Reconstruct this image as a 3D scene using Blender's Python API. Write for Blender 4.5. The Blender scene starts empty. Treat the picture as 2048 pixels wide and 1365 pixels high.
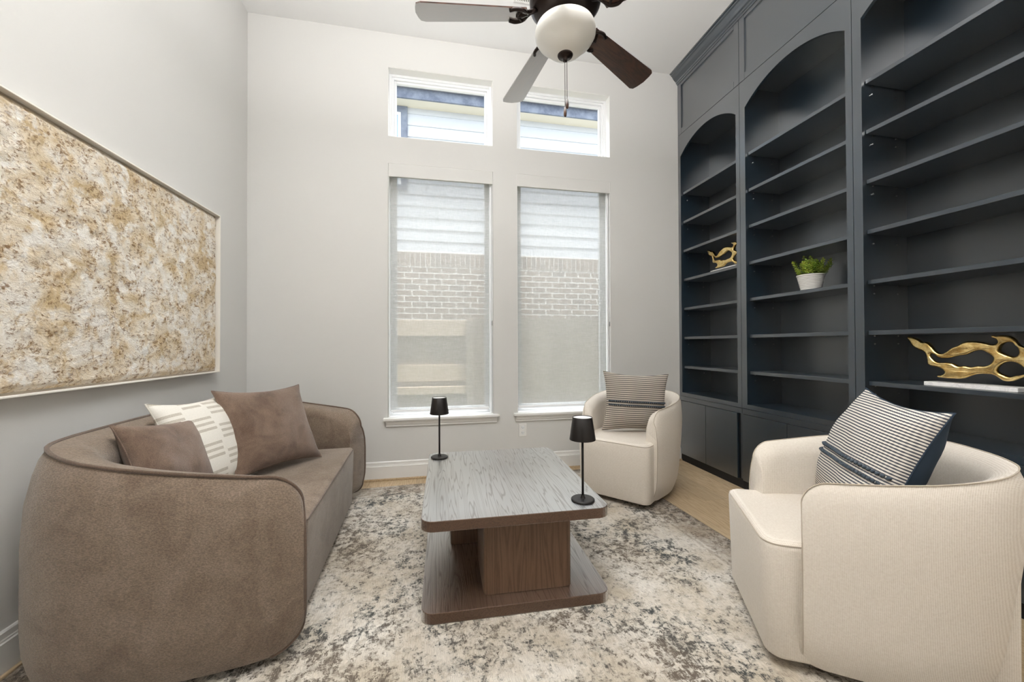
import bpy, bmesh, math, random
from mathutils import Vector, Matrix, noise
PI = math.pi
R = math.radians
random.seed(7)
C = bpy.context.scene.collection
scene = bpy.context.scene

# ------------------------------------------------------------------ camera, sky, sun, lights, exposure
CAM_H = 1.15
FPX = 772.393
def cam_axes(yaw, p, r):
    f = Vector((math.sin(yaw)*math.cos(p), math.cos(yaw)*math.cos(p), math.sin(p)))
    rt = Vector((math.cos(yaw), -math.sin(yaw), 0)); up = rt.cross(f)
    return math.cos(r)*rt + math.sin(r)*up, -math.sin(r)*rt + math.cos(r)*up, f
cx_, cy_, cf_ = cam_axes(0.19569196, 0.00971155, -0.00368567)
cam = bpy.data.cameras.new('camera'); cam.sensor_width = 36; cam.lens = FPX/2048*36; cam.clip_start = .02
co = bpy.data.objects.new('camera', cam); C.objects.link(co)
mw = Matrix(((cx_.x, cy_.x, -cf_.x, 0), (cx_.y, cy_.y, -cf_.y, 0), (cx_.z, cy_.z, -cf_.z, CAM_H), (0, 0, 0, 1)))
co.matrix_world = mw
scene.camera = co

world = bpy.data.worlds.new('sky'); scene.world = world; world.use_nodes = True
wn = world.node_tree; bg = wn.nodes['Background']
sky = wn.nodes.new('ShaderNodeTexSky'); sky.sky_type = 'NISHITA'; sky.sun_disc = False
sky.sun_elevation = R(62); sky.sun_rotation = R(200); sky.air_density = 1.0; sky.dust_density = 2.0
mixw = wn.nodes.new('ShaderNodeMix'); mixw.data_type = 'RGBA'; mixw.inputs[0].default_value = .75
wn.links.new(sky.outputs[0], mixw.inputs[6]); mixw.inputs[7].default_value = (4.8, 4.9, 5.0, 1)
wn.links.new(mixw.outputs[2], bg.inputs[0]); bg.inputs[1].default_value = 0.55

sun = bpy.data.lights.new('sun', 'SUN'); sun.energy = 6.5; sun.angle = R(.6); sun.color = (1, .96, .9)
so = bpy.data.objects.new('sun', sun); C.objects.link(so)
so.rotation_euler = Vector((-.25, .17, -1)).to_track_quat('-Z', 'Y').to_euler()

def area(name, loc, target, sx, sy, energy, col=(1, 1, 1)):
    l = bpy.data.lights.new(name, 'AREA'); l.shape = 'RECTANGLE'; l.size = sx; l.size_y = sy
    l.energy = energy; l.color = col
    o = bpy.data.objects.new(name, l); C.objects.link(o); o.location = loc
    o.rotation_euler = (Vector(target)-Vector(loc)).to_track_quat('-Z', 'Y').to_euler()
    return o
# added warm fill lamp behind the camera, inside the closed room
area('added_rear_fill', (1.6, -2.2, 2.0), (-.8, 3, 2.0), 2.6, 2.8, 16, (1, .94, .86))
# added area lamp above the gap between the houses, strengthening the window light
q_ = area('added_window_fill', (.6, 4.75, 6.2), (.6, 2.2, .8), 5.0, 1.4, 400, (.97, .985, 1)); q_.data.spread = R(100)
# added upward lamp out of view, brightening the ceiling for soft top fill
area('added_ceiling_fill', (.05, .65, 3.0), (.05, .66, 3.85), 1.0, 1.0, 165, (1, .99, .98))

scene.view_settings.view_transform = 'Standard'
scene.view_settings.look = 'None'
scene.view_settings.gamma = 1
scene.view_settings.use_curve_mapping = False
scene.view_settings.exposure = 0.2

# ------------------------------------------------------------------ helpers
def link(name, me, m=None, parent=None, loc=None, rot=None, smooth=False):
    if isinstance(me, bmesh.types.BMesh):
        b = me; me = bpy.data.meshes.new(name); b.normal_update(); b.to_mesh(me); b.free()
    if m is not None:
        idx = [p.material_index for p in me.polygons]; me.materials.clear()
        for k in (m if isinstance(m, (list, tuple)) else [m]): me.materials.append(k)
        if any(idx): me.polygons.foreach_set("material_index", idx)
    if smooth:
        for p in me.polygons: p.use_smooth = True
    o = bpy.data.objects.new(name, me); C.objects.link(o)
    if parent: o.parent = parent
    if loc is not None: o.location = loc
    if rot is not None: o.rotation_euler = rot
    return o
def thing(name, label, cat, loc=(0, 0, 0), rz=0, group=None):
    o = bpy.data.objects.new(name, None); C.objects.link(o); o.empty_display_size = .1
    o.location = loc; o.rotation_euler = (0, 0, rz); tag(o, label, cat, group); return o
def tag(o, label, cat, group=None):
    o['label'] = label; o['category'] = cat
    if group: o['group'] = group
    return o
def struct(o): o['kind'] = 'structure'; return o
def stuff(o): o['kind'] = 'stuff'; return o
def sempty(name, loc=(0, 0, 0)):
    o = bpy.data.objects.new(name, None); C.objects.link(o); o.location = loc; return struct(o)

def box(x0, x1, y0, y1, z0, z1, r=0, seg=2, bm=None):
    b = bmesh.new()
    bmesh.ops.create_cube(b, size=1)
    for v in b.verts:
        v.co = Vector((x0+(x1-x0)*(v.co.x+.5), y0+(y1-y0)*(v.co.y+.5), z0+(z1-z0)*(v.co.z+.5)))
    if r: bmesh.ops.bevel(b, geom=b.edges[:], offset=r, segments=seg, profile=.5, affect='EDGES')
    if bm is None: return b
    me = bpy.data.meshes.new('t'); b.to_mesh(me); b.free(); bm.from_mesh(me); bpy.data.meshes.remove(me)
    return bm
def boxes(lst, r=0, seg=1):
    b = bmesh.new()
    for q in lst: box(*q, r=r, seg=seg, bm=b)
    return b
def prism(pts, axis, a, b_, bm=None):
    """closed polygon pts (2D) extruded along axis between a and b_"""
    b = bm or bmesh.new()
    def P(u, v, w): return {'x': (w, u, v), 'y': (u, w, v), 'z': (u, v, w)}[axis]
    A = [b.verts.new(P(u, v, a)) for u, v in pts]; B = [b.verts.new(P(u, v, b_)) for u, v in pts]
    n = len(pts)
    for i in range(n): b.faces.new((A[i], A[(i+1) % n], B[(i+1) % n], B[i]))
    b.faces.new(A[::-1]); b.faces.new(B)
    bmesh.ops.recalc_face_normals(b, faces=b.faces[:])
    return b
def lathe(prof, seg=32, cx=0, cy=0, bm=None, capb=True, capt=True):
    b = bm or bmesh.new(); rings = []
    for r, z in prof:
        rings.append([b.verts.new((cx+max(r, 1e-4)*math.cos(2*PI*k/seg), cy+max(r, 1e-4)*math.sin(2*PI*k/seg), z)) for k in range(seg)])
    for i in range(len(rings)-1):
        for k in range(seg):
            b.faces.new((rings[i][k], rings[i][(k+1) % seg], rings[i+1][(k+1) % seg], rings[i+1][k]))
    if capb: b.faces.new(rings[0][::-1])
    if capt: b.faces.new(rings[-1])
    return b
def tube(pts, r, seg=8, closed=False, bm=None):
    b = bm or bmesh.new(); n = len(pts); pts = [Vector(p) for p in pts]; rings = []; prev = None
    for i, p in enumerate(pts):
        if closed: t = pts[(i+1) % n]-pts[i-1]
        else: t = pts[min(i+1, n-1)]-pts[max(i-1, 0)]
        t.normalize()
        if prev is None:
            a = t.cross(Vector((0, 0, 1)));
            if a.length < .1: a = t.cross(Vector((1, 0, 0)))
        else: a = prev - t*prev.dot(t)
        a.normalize(); prev = a; c = t.cross(a)
        rr = r[i] if isinstance(r, (list, tuple)) else r
        rings.append([b.verts.new(p+a*rr*math.cos(2*PI*k/seg)+c*rr*math.sin(2*PI*k/seg)) for k in range(seg)])
    for i in range(n if closed else n-1):
        j = (i+1) % n
        for k in range(seg):
            b.faces.new((rings[i][k], rings[i][(k+1) % seg], rings[j][(k+1) % seg], rings[j][k]))
    if not closed: b.faces.new(rings[0][::-1]); b.faces.new(rings[-1])
    bmesh.ops.recalc_face_normals(b, faces=b.faces[:])
    return b
def catmull(P, n):
    P = [Vector(p) for p in P]; Q = [2*P[0]-P[1]]+P+[2*P[-1]-P[-2]]; out = []
    for i in range(1, len(Q)-2):
        for k in range(n):
            t = k/n; a, b, c, d = Q[i-1], Q[i], Q[i+1], Q[i+2]
            out.append(.5*((2*b)+(c-a)*t+(2*a-5*b+4*c-d)*t*t+(3*b-a-3*c+d)*t**3))
    out.append(P[-1]); return out

# ------------------------------------------------------------------ materials
def s2l(c): return tuple(((v/255)/12.92 if v/255 <= .04045 else ((v/255+.055)/1.055)**2.4) for v in c)+(1,)
class M_:
    def __init__(s, name, col=(200, 200, 200), rough=.6, **kw):
        s.m = bpy.data.materials.new(name); s.m.use_nodes = True; s.t = s.m.node_tree; s.b = s.t.nodes['Principled BSDF']
        s.b.inputs['Base Color'].default_value = s2l(col); s.b.inputs['Roughness'].default_value = rough
        for k, v in kw.items(): s.b.inputs[k.replace('_', ' ')].default_value = v
        s.tc = s.t.nodes.new('ShaderNodeTexCoord').outputs['Object']
    def n(s, typ, **kw):
        q = s.t.nodes.new(typ)
        for k, v in kw.items(): setattr(q, k, v)
        return q
    def L(s, a, b): s.t.links.new(a, b)
    def map(s, sc, rot=(0, 0, 0), src=None):
        q = s.n('ShaderNodeMapping'); q.inputs['Scale'].default_value = sc; q.inputs['Rotation'].default_value = rot
        s.L(src or s.tc, q.inputs[0]); return q.outputs[0]
    def noise(s, scale, detail=4, rough=.5, vec=None, dist=0):
        q = s.n('ShaderNodeTexNoise'); q.inputs['Scale'].default_value = scale; q.inputs['Detail'].default_value = detail
        q.inputs['Roughness'].default_value = rough; q.inputs['Distortion'].default_value = dist
        s.L(vec or s.tc, q.inputs['Vector']); return q.outputs['Fac']
    def ramp(s, f, stops, interp='LINEAR'):
        q = s.n('ShaderNodeValToRGB'); q.color_ramp.interpolation = interp; e = q.color_ramp.elements
        while len(e) < len(stops): e.new(.5)
        for k, (p, c) in enumerate(stops):
            e[k].position = p; e[k].color = (c, c, c, 1) if isinstance(c, (int, float)) else s2l(c)
        s.L(f, q.inputs[0]); return q.outputs[0]
    def mix(s, f, a, b, mode='MIX'):
        q = s.n('ShaderNodeMix', data_type='RGBA', blend_type=mode)
        for i, v in ((0, f), (6, a), (7, b)):
            if isinstance(v, (int, float)): q.inputs[i].default_value = v
            elif isinstance(v, tuple): q.inputs[i].default_value = s2l(v)
            else: s.L(v, q.inputs[i])
        return q.outputs[2]
    def math(s, op, a, b=0, c=0):
        q = s.n('ShaderNodeMath', operation=op)
        for i, v in enumerate((a, b, c)):
            if isinstance(v, (int, float)): q.inputs[i].default_value = v
            else: s.L(v, q.inputs[i])
        return q.outputs[0]
    def col(s, c): s.L(c, s.b.inputs['Base Color']); return s
    def bump(s, h, strength=.3, dist=.002):
        q = s.n('ShaderNodeBump'); q.inputs['Strength'].default_value = strength; q.inputs['Distance'].default_value = dist
        s.L(h, q.inputs['Height']); s.L(q.outputs[0], s.b.inputs['Normal']); return s
    def glaze(s, gain, base, rough, cap=.95, mask=None):
        # satin varnish: Fresnel-weighted glossy layer
        fr = s.n('ShaderNodeFresnel'); fr.inputs[0].default_value = 1.45
        f = s.math('MULTIPLY', s.math('MAXIMUM', s.math('SUBTRACT', fr.outputs[0], base), 0), gain)
        q = s.n('ShaderNodeMath', operation='MINIMUM'); s.L(f, q.inputs[0]); q.inputs[1].default_value = cap
        if mask is not None: q = q.outputs[0].node; mm = s.math('MULTIPLY', q.outputs[0], mask); q = mm.node
        g = s.n('ShaderNodeBsdfGlossy'); g.inputs['Roughness'].default_value = rough
        m = s.n('ShaderNodeMixShader'); s.L(q.outputs[0], m.inputs[0]); s.L(s.b.outputs[0], m.inputs[1]); s.L(g.outputs[0], m.inputs[2])
        s.L(m.outputs[0], s.t.nodes['Material Output'].inputs[0]); s.g = g; return s
    def xyz(s, src=None):
        q = s.n('ShaderNodeSeparateXYZ'); s.L(src or s.tc, q.inputs[0]); return q.outputs

def paint(name, col, rough=.85, b=.12):
    k = M_(name, col, rough); k.bump(k.noise(90, 3, .6), b, .0015); return k.m
m_wall = paint('wall_paint', (210, 209, 206))
m_ceil = paint('ceiling_paint', (238, 238, 237), .9, .15)
m_trim = M_('white_trim_paint', (232, 231, 228), .35).m
m_vinyl = M_('white_vinyl', (236, 237, 238), .4).m
k = M_('navy_cabinet_paint', (13, 34, 48), .42)
k.glaze(9, .025, .28, .36)
k.bump(k.noise(60, 3, .6), .05, .001); m_navy = k.m
m_navy_door = m_navy
m_dark_gap = M_('dark_gap_shade_and_feet', (14, 18, 22), .6).m  # near-black puts shade into gaps and recesses; also colours the sofa feet
m_black = M_('matte_black_metal', (34, 31, 30), .42, Metallic=.35).m
m_chrome = M_('small_metal_pin', (150, 150, 150), .3, Metallic=1).m

def wood(name, cols, scale=(1, 1, 1), rough=.4, var=.0, grain=1, bumps=.25, spec=.5, coat=0):
    k = M_(name, cols[0], rough); k.b.inputs['Specular IOR Level'].default_value = spec
    src = k.tc
    if var:
        oi = k.n('ShaderNodeObjectInfo'); v = k.n('ShaderNodeVectorMath', operation='MULTIPLY_ADD')
        k.L(oi.outputs['Random'], v.inputs[0]); v.inputs[1].default_value = (17, 23, 11); k.L(k.tc, v.inputs[2]); src = v.outputs[0]
    v = k.map(scale, src=src)
    n0 = k.noise(1.6*grain, 2, .45, v, .15)
    w = k.math('FRACT', k.math('MULTIPLY', n0, 13))
    w = k.math('PINGPONG', w, .5)
    fine = k.noise(38*grain, 4, .65, k.map((scale[0]*1.5, scale[1]*1.5, scale[2]*1.5), src=src))
    f = k.math('ADD', k.math('MULTIPLY', w, .9), k.math('MULTIPLY', fine, .6))
    c = k.ramp(f, [(.25, cols[2]), (.5, cols[0]), (.8, cols[1])])
    if var:
        c = k.mix(1.0, c, k.ramp(oi.outputs['Random'], [(0, 1-var), (1, 1.0)]), 'MULTIPLY')
    k.col(c); k.bump(f, bumps, .0015)
    if coat:
        k.glaze(coat, .035, .28, .95, k.ramp(w, [(.03, .62), (.16, 1.0)]) if scale[2] == 13 and scale[1] < 1 else None)
        bmp = [q for q in k.t.nodes if q.type == 'BUMP'][0]; k.L(bmp.outputs[0], k.g.inputs['Normal'])
    return k.m
m_oak = wood('light_oak_floor', ((196, 172, 138), (206, 184, 152), (178, 152, 118)), (9, .9, 9), .45, .14, 1, .1)
m_table_x = wood('dark_oak_across', ((84, 62, 47), (92, 69, 53), (70, 50, 38)), (13, .55, 13), .4, 0, 1, .35, .5, 10)
m_table_v = wood('dark_oak_upright', ((96, 72, 54), (106, 81, 62), (80, 58, 43)), (9, 9, .6), .45, 0, 1, .2, .4)
m_blade = wood('walnut_blade', ((78, 50, 38), (96, 64, 48), (48, 30, 23)), (1.2, 12, 12), .33, .1, 1, .06, .5, 11)

def plush(name, a, b, c, sc=260):
    k = M_(name, a, .95); k.b.inputs['Sheen Weight'].default_value = .35; k.b.inputs['Sheen Roughness'].default_value = .4
    big = k.noise(7, 5, .6, None, .6); fine = k.noise(sc, 3, .7, k.map((1, 1, 1.8)))
    col = k.ramp(big, [(.34, c), (.5, a), (.66, b)])
    col = k.mix(.7, col, k.ramp(fine, [(.35, .35), (.65, 1.0)]), 'MULTIPLY')
    k.col(col); k.bump(fine, .8, .004); return k.m
m_sofa = plush('taupe_plush_fabric', (141, 123, 106), (150, 132, 116), (126, 107, 91), 150)
m_pipe = plush('taupe_piping', (112, 92, 77), (120, 99, 84), (98, 79, 65))
m_brown_pillow = plush('brown_plush_pillow', (140, 116, 99), (152, 128, 111), (116, 93, 78), 300)

def weave(name, a, b, sc=1150, bumps=.4):
    k = M_(name, a, .9); k.b.inputs['Sheen Weight'].default_value = .15
    x, y, z = k.xyz()
    u = k.math('SINE', k.math('MULTIPLY', k.math('ADD', x, y), sc)); v = k.math('SINE', k.math('MULTIPLY', z, sc*1.3))
    f = k.math('ADD', k.math('MULTIPLY', u, .5), k.math('MULTIPLY', v, .5))
    f2 = k.math('ADD', k.math('MULTIPLY', f, .35), k.noise(140, 4, .7))
    k.col(k.ramp(f2, [(.2, b), (.7, a)])); k.bump(f2, bumps, .002); return k.m
m_cream = weave('cream_woven_fabric', (230, 222, 211), (211, 200, 186))
m_cream_seam = M_('cream_seam', (186, 174, 158), .9).m

# white pillow with staggered beige dashes
k = M_('ivory_dash_fabric', (236, 231, 220), .95)
x, y, z = k.xyz()
colm = k.math('FLOOR', k.math('DIVIDE', x, .115))
zz = k.math('ADD', z, k.math('MULTIPLY', colm, .052))
per = k.math('MODULO', k.math('ADD', zz, 5.0), .135)
dash = k.math('LESS_THAN', k.math('MODULO', per, .030), .014)
blk = k.math('LESS_THAN', per, .085)
xin = k.math('MODULO', k.math('ADD', x, 5.75), .115)
gap = k.math('LESS_THAN', xin, .098)
fz = k.math('MULTIPLY', k.math('MULTIPLY', dash, blk), gap)
nn = k.noise(330, 3, .7)
fz2 = k.math('MULTIPLY', fz, k.ramp(nn, [(.3, .35), (.6, .9)]))
k.col(k.mix(fz2, k.mix(.3, (240, 236, 226), nn, 'MULTIPLY'), (172, 163, 148))); k.bump(k.math('ADD', nn, k.math('MULTIPLY', fz, .4)), .5, .003)
m_ivory = k.m

# striped woven pillow
def striped(name, light, dark, n=150):
    k = M_(name, light, .95); x, y, z = k.xyz()
    s = k.math('SINE', k.math('MULTIPLY', k.math('ADD', z, k.math('MULTIPLY', k.noise(6, 2, .5), .006)), 2*PI*n))
    t = k.math('SINE', k.math('MULTIPLY', x, 2*PI*95))
    f = k.ramp(k.math('ADD', k.math('MULTIPLY', s, .5), k.math('ADD', .5, k.math('MULTIPLY', t, .10))), [(.36, 0.0), (.58, 1.0)])
    k.col(k.mix(f, dark, light)); k.bump(f, .7, .003); return k.m
m_stripe = striped('striped_woven_fabric', (228, 222, 212), (86, 88, 96), 92)
m_stripe2 = striped('taupe_striped_woven_fabric', (196, 186, 172), (104, 98, 94), 64)
m_navycloth = M_('navy_cloth', (36, 52, 68), .9).m
m_braid = M_('slate_braid', (72, 82, 92), .9).m

# rug
k = M_('distressed_rug', (205, 196, 182), .97)
v = k.tc
fiber = k.noise(1, 2, .6, k.map((420, 26, 1))); fib2 = k.noise(1, 3, .6, k.map((24, 210, 1)))
w1 = k.noise(9, 5, .65, None, 1.2)
vor = k.n('ShaderNodeTexVoronoi', feature='F1'); vor.inputs['Scale'].default_value = 7.0; vor.inputs['Randomness'].default_value = .75
dv = k.n('ShaderNodeVectorMath', operation='ADD'); sc_ = k.n('ShaderNodeVectorMath', operation='SCALE'); sc_.inputs[3].default_value = .09
nz = k.n('ShaderNodeTexNoise'); nz.inputs['Scale'].default_value = 9; nz.inputs['Detail'].default_value = 4; k.L(k.tc, nz.inputs['Vector'])
k.L(nz.outputs['Color'], sc_.inputs[0]); k.L(k.tc, dv.inputs[0]); k.L(sc_.outputs[0], dv.inputs[1]); k.L(dv.outputs[0], vor.inputs['Vector'])
ring = k.math('ABSOLUTE', k.math('SUBTRACT', vor.outputs['Distance'], .47))
ringm = k.ramp(ring, [(.0, 1.0), (.16, .0)])
blot = k.noise(2.1, 6, .62, None, .3)
blotm = k.ramp(blot, [(.42, 0.0), (.58, 1.0)])
speck = k.noise(30, 6, .8, None, .5); speckm = k.ramp(speck, [(.47, 0.0), (.55, 1.0)])
speck2 = k.noise(85, 4, .75, k.map((1, .7, 1))); sp2m = k.ramp(speck2, [(.48, 0.0), (.62, 1.0)])
patt = k.math('MULTIPLY', k.math('ADD', k.math('MULTIPLY', ringm, .5), k.math('MULTIPLY', speckm, .75)), k.math('ADD', k.math('MULTIPLY', sp2m, .6), .45))
patt = k.math('MULTIPLY', patt, k.math('ADD', k.math('MULTIPLY', blotm, .75), .30))
patt = k.math('MULTIPLY', patt, k.ramp(fiber, [(.32, .35), (.6, 1.25)]))
patt = k.math('MULTIPLY', patt, k.ramp(fib2, [(.3, .6), (.65, 1.15)]))
pm = k.ramp(patt, [(.10, 0.0), (.40, 1.0)])
base = k.mix(k.ramp(k.noise(3.2, 5, .6), [(.4, 0.0), (.62, 1.0)]), (216, 209, 198), (192, 180, 162))
base = k.mix(k.ramp(k.noise(34, 4, .7), [(.5, 0.0), (.66, .6)]), base, (158, 145, 128))
dark = k.mix(k.ramp(k.noise(2.4, 3, .5), [(.42, 0.0), (.58, 1.0)]), (64, 67, 66), (104, 93, 81))
colr = k.mix(pm, base, dark)
# border band
x, y, z = k.xyz()
ex = k.math('SUBTRACT', 1.60, k.math('ABSOLUTE', x)); ey = k.math('SUBTRACT', 2.10, k.math('ABSOLUTE', y))
ed = k.math('MINIMUM', ex, ey)
bord = k.ramp(ed, [(.0, .75), (.17, .6), (.185, .1), (.2, .7), (.215, 0.0)])
colr = k.mix(k.math('MULTIPLY', bord, k.ramp(k.noise(28, 5, .75), [(.35, .2), (.65, 1.0)])), colr, (118, 100, 84))
k.col(k.mix(.6, colr, k.ramp(fiber, [(.35, .5), (.62, 1.0)]), 'MULTIPLY')); k.bump(k.math('ADD', fiber, fib2), .5, .003)
m_rug = k.m
m_rug_edge = M_('rug_binding', (112, 98, 84), .95).m

# textured canvas
k = M_('plaster_canvas', (228, 214, 190), .7)
big = k.noise(8, 5, .62, None, .8); mid = k.noise(15, 6, .7, None, 1.0); sp = k.noise(70, 4, .7, k.map((1, .75, 1.15), (0.7, 0, 0)), .8)
c = k.ramp(big, [(.36, (204, 180, 140)), (.46, (226, 211, 187)), (.6, (238, 232, 222))])
c = k.mix(k.ramp(mid, [(.53, 0.0), (.64, .85)]), c, (198, 172, 132))
c = k.mix(k.math('MULTIPLY', k.ramp(mid, [(.42, 0.0), (.53, 1.0)]), k.ramp(sp, [(.5, 0.0), (.6, .9)])), c, (128, 96, 60))
c = k.mix(k.ramp(k.noise(9, 4, .6, k.map((1, 1, 1.1))), [(.55, 0.0), (.64, .8)]), c, (246, 243, 237))
k.col(c); k.bump(k.math('ADD', sp, k.math('MULTIPLY', k.noise(150, 4, .7), .5)), .9, .006)
m_canvas = k.m
m_frame = M_('pale_float_frame', (236, 232, 224), .5).m
m_frame_in = M_('taupe_frame_inside', (176, 164, 146), .6).m

# screen shade fabric: open weave, partly see-through
k = M_('screen_shade_fabric', (226, 226, 222), .9)
tr = k.n('ShaderNodeBsdfTransparent'); tl = k.n('ShaderNodeBsdfTranslucent'); tl.inputs[0].default_value = s2l((196, 196, 193))
df = k.n('ShaderNodeBsdfDiffuse'); df.inputs[0].default_value = s2l((196, 196, 193))
slub = k.noise(1, 4, .7, k.map((16, 1, 420))); slub2 = k.noise(1, 3, .6, k.map((300, 1, 30)))
sfac = k.math('ADD', k.math('MULTIPLY', slub, .7), k.math('MULTIPLY', slub2, .3))
m1 = k.n('ShaderNodeMixShader'); m1.inputs[0].default_value = .5; k.L(tl.outputs[0], m1.inputs[1]); k.L(df.outputs[0], m1.inputs[2])
m2 = k.n('ShaderNodeMixShader'); k.L(k.ramp(sfac, [(.36, .46), (.62, .62)]), m2.inputs[0]); k.L(m1.outputs[0], m2.inputs[1]); k.L(tr.outputs[0], m2.inputs[2])
k.L(m2.outputs[0], k.t.nodes['Material Output'].inputs[0]); m_shade = k.m
# window glass
k = M_('window_glass', (255, 255, 255), .02)
tr = k.n('ShaderNodeBsdfTransparent'); tr.inputs[0].default_value = (.95, .97, .98, 1); gl = k.n('ShaderNodeBsdfGlossy'); gl.inputs[1].default_value = .02
m2 = k.n('ShaderNodeMixShader'); m2.inputs[0].default_value = .02; k.L(tr.outputs[0], m2.inputs[1]); k.L(gl.outputs[0], m2.inputs[2])
k.L(m2.outputs[0], k.t.nodes['Material Output'].inputs[0]); m_glass = k.m

k = M_('brass_leaf', (222, 190, 122), .26, Metallic=1.0)
k.col(k.ramp(k.noise(30, 4, .7), [(.35, (196, 160, 92)), (.6, (236, 212, 152))])); k.bump(k.noise(45, 4, .6), .5, .004); m_gold = k.m
k = M_('white_marble', (240, 238, 236), .3)
k.col(k.ramp(k.noise(12, 6, .7, None, 1.5), [(.45, (240, 238, 236)), (.52, (222, 220, 220)), (.56, (240, 238, 236))])); m_marble = k.m
m_bowl = M_('frosted_white_glass', (238, 237, 232), .28).m
k = M_('oil_rubbed_bronze', (44, 34, 31), .33, Metallic=.6); m_bronze = k.m
k = M_('white_ridged_ceramic', (232, 229, 224), .5); k.bump(k.noise(1, 3, .6, k.map((20, 20, 120))), .3, .002); m_pot = k.m
k = M_('succulent_green', (120, 150, 40), .55)
k.col(k.ramp(k.noise(22, 3, .6), [(.35, (104, 136, 40)), (.65, (186, 204, 84))])); k.b.inputs['Subsurface Weight'].default_value = .1; m_leaf = k.m
m_soil = M_('dark_soil', (48, 38, 30), .95).m

# exterior
k = M_('white_lap_siding', (206, 209, 214), .7); k.bump(k.noise(14, 4, .6, k.map((1, 1, 8))), .1, .002); m_siding = k.m
m_soffit = M_('cream_soffit', (228, 219, 202), .8).m
k = M_('slate_fascia', (112, 124, 150), .6); k.col(k.ramp(k.noise(6, 4, .7), [(.35, (96, 104, 122)), (.65, (136, 144, 158))])); m_fascia = k.m
k = M_('tan_brick', (190, 174, 158), .9); oi = k.n('ShaderNodeObjectInfo')
k.col(k.mix(k.ramp(k.noise(18, 4, .7), [(.4, 0.0), (.7, .3)]), k.ramp(oi.outputs['Random'], [(0, (128, 106, 90)), (.5, (142, 122, 106)), (1, (112, 98, 90))]), (214, 202, 190)))
k.bump(k.noise(50, 4, .7), .5, .004); m_brick = k.m
m_mortar = M_('pale_mortar', (240, 238, 230), .95).m
k = M_('fence_board', (150, 140, 130), .9); oi = k.n('ShaderNodeObjectInfo')
k.col(k.mix(1.0, k.ramp(k.noise(1, 4, .6, k.map((40, 10, 2))), [(.3, (150, 138, 126)), (.7, (176, 164, 150))]), k.ramp(oi.outputs['Random'], [(0, .82), (1, 1.0)]), 'MULTIPLY')); m_fence = k.m
m_fence_rail = M_('fence_rail', (208, 188, 166), .9).m
m_grass = M_('side_yard_ground', (120, 126, 92), .95).m
m_shingle = M_('roof_shingle', (84, 84, 90), .9).m

# ------------------------------------------------------------------ room shell
XL, XR, YB, YF, ZC = -1.486, 2.75, 3.454, -2.5, 3.85
WT = .17
win = [(-.400, .516, 2.953, 3.558), (.735, 1.657, 2.953, 3.558), (-.396, .512, .527, 2.72), (.735, 1.655, .527, 2.72)]
# back wall with four openings (grid of cells)
xs = [XL-.15, -.398, .514, .735, 1.656, XR+.15]; zs = [-.05, .527, 2.72, 2.953, 3.558, ZC+.3]
bm = bmesh.new()
for i in range(5):
    for j in range(5):
        if i in (1, 3) and j in (1, 3): continue
        box(xs[i], xs[i+1], YB, YB+WT, zs[j], zs[j+1], bm=bm)
bmesh.ops.remove_doubles(bm, verts=bm.verts[:], dist=1e-5)
seen = {}
for f in bm.faces[:]:
    seen.setdefault(tuple(round(c, 4) for c in f.calc_center_median()), []).append(f)
bmesh.ops.delete(bm, geom=[f for fs in seen.values() if len(fs) > 1 for f in fs], context='FACES_ONLY')
struct(link('wall_back', bm, m_wall))
struct(link('wall_left', box(XL-.15, XL, YF, YB, -.05, ZC+.3), m_wall))
struct(link('wall_right', box(XR, XR+.15, YF, YB, -.05, ZC+.3), m_wall))
struct(link('wall_rear', box(XL-.15, XR+.15, YF-.15, YF, -.05, ZC+.3), m_wall))
struct(link('ceiling', box(XL, XR, YF, YB, ZC, ZC+.2), m_ceil))
struct(link('roof', box(XL-.3, XR+.3, YF-.3, YB+WT+.45, ZC+.5, ZC+.56), m_shingle))   # roof plane above

floor = struct(link('floor', box(XL, XR, YF, YB, -.05, -.013), m_dark_gap))
pw = .19; n = 0; meshes = {}
xi = XL
while xi < XR-.001:
    x1 = min(xi+pw, XR); y = YF - random.uniform(0, 1.4)
    while y < YB:
        ln = random.choice((1.2, 1.5, 1.8)); a = max(y, YF); b_ = min(y+ln, YB)
        if b_-a > .03:
            key = (round(x1-xi, 3), round(b_-a, 3))
            if key not in meshes:
                bb = box(0, x1-xi-.0012, 0, b_-a-.0012, -.0135, 0); me = bpy.data.meshes.new('plank'); bb.to_mesh(me); bb.free(); me.materials.append(m_oak); meshes[key] = me
            o = bpy.data.objects.new('plank', meshes[key]); C.objects.link(o); o.parent = floor; o.location = (xi, a, 0)
        y += ln
    xi += pw

# baseboards with a stepped cap and oak shoe
bprof = [(0, 0), (-.016, 0), (-.016, .118), (-.012, .122), (-.012, .128), (-.010, .132), (-.010, .152), (-.006, .158), (0, .158)]
bb = struct(link('baseboard_back', prism([(YB+u, v) for u, v in bprof], 'x', XL+.016, 2.39), m_trim))
link('shoe_moulding', box(XL+.016, 2.39, YB-.030, YB-.016, 0, .018, .004, 2), m_oak, bb)
bb = struct(link('baseboard_left', prism([(XL-u, v) for u, v in bprof], 'y', YF, YB), m_trim))
link('shoe_moulding', box(XL+.016, XL+.030, YF, YB-.016, 0, .018, .004, 2), m_oak, bb)

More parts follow.
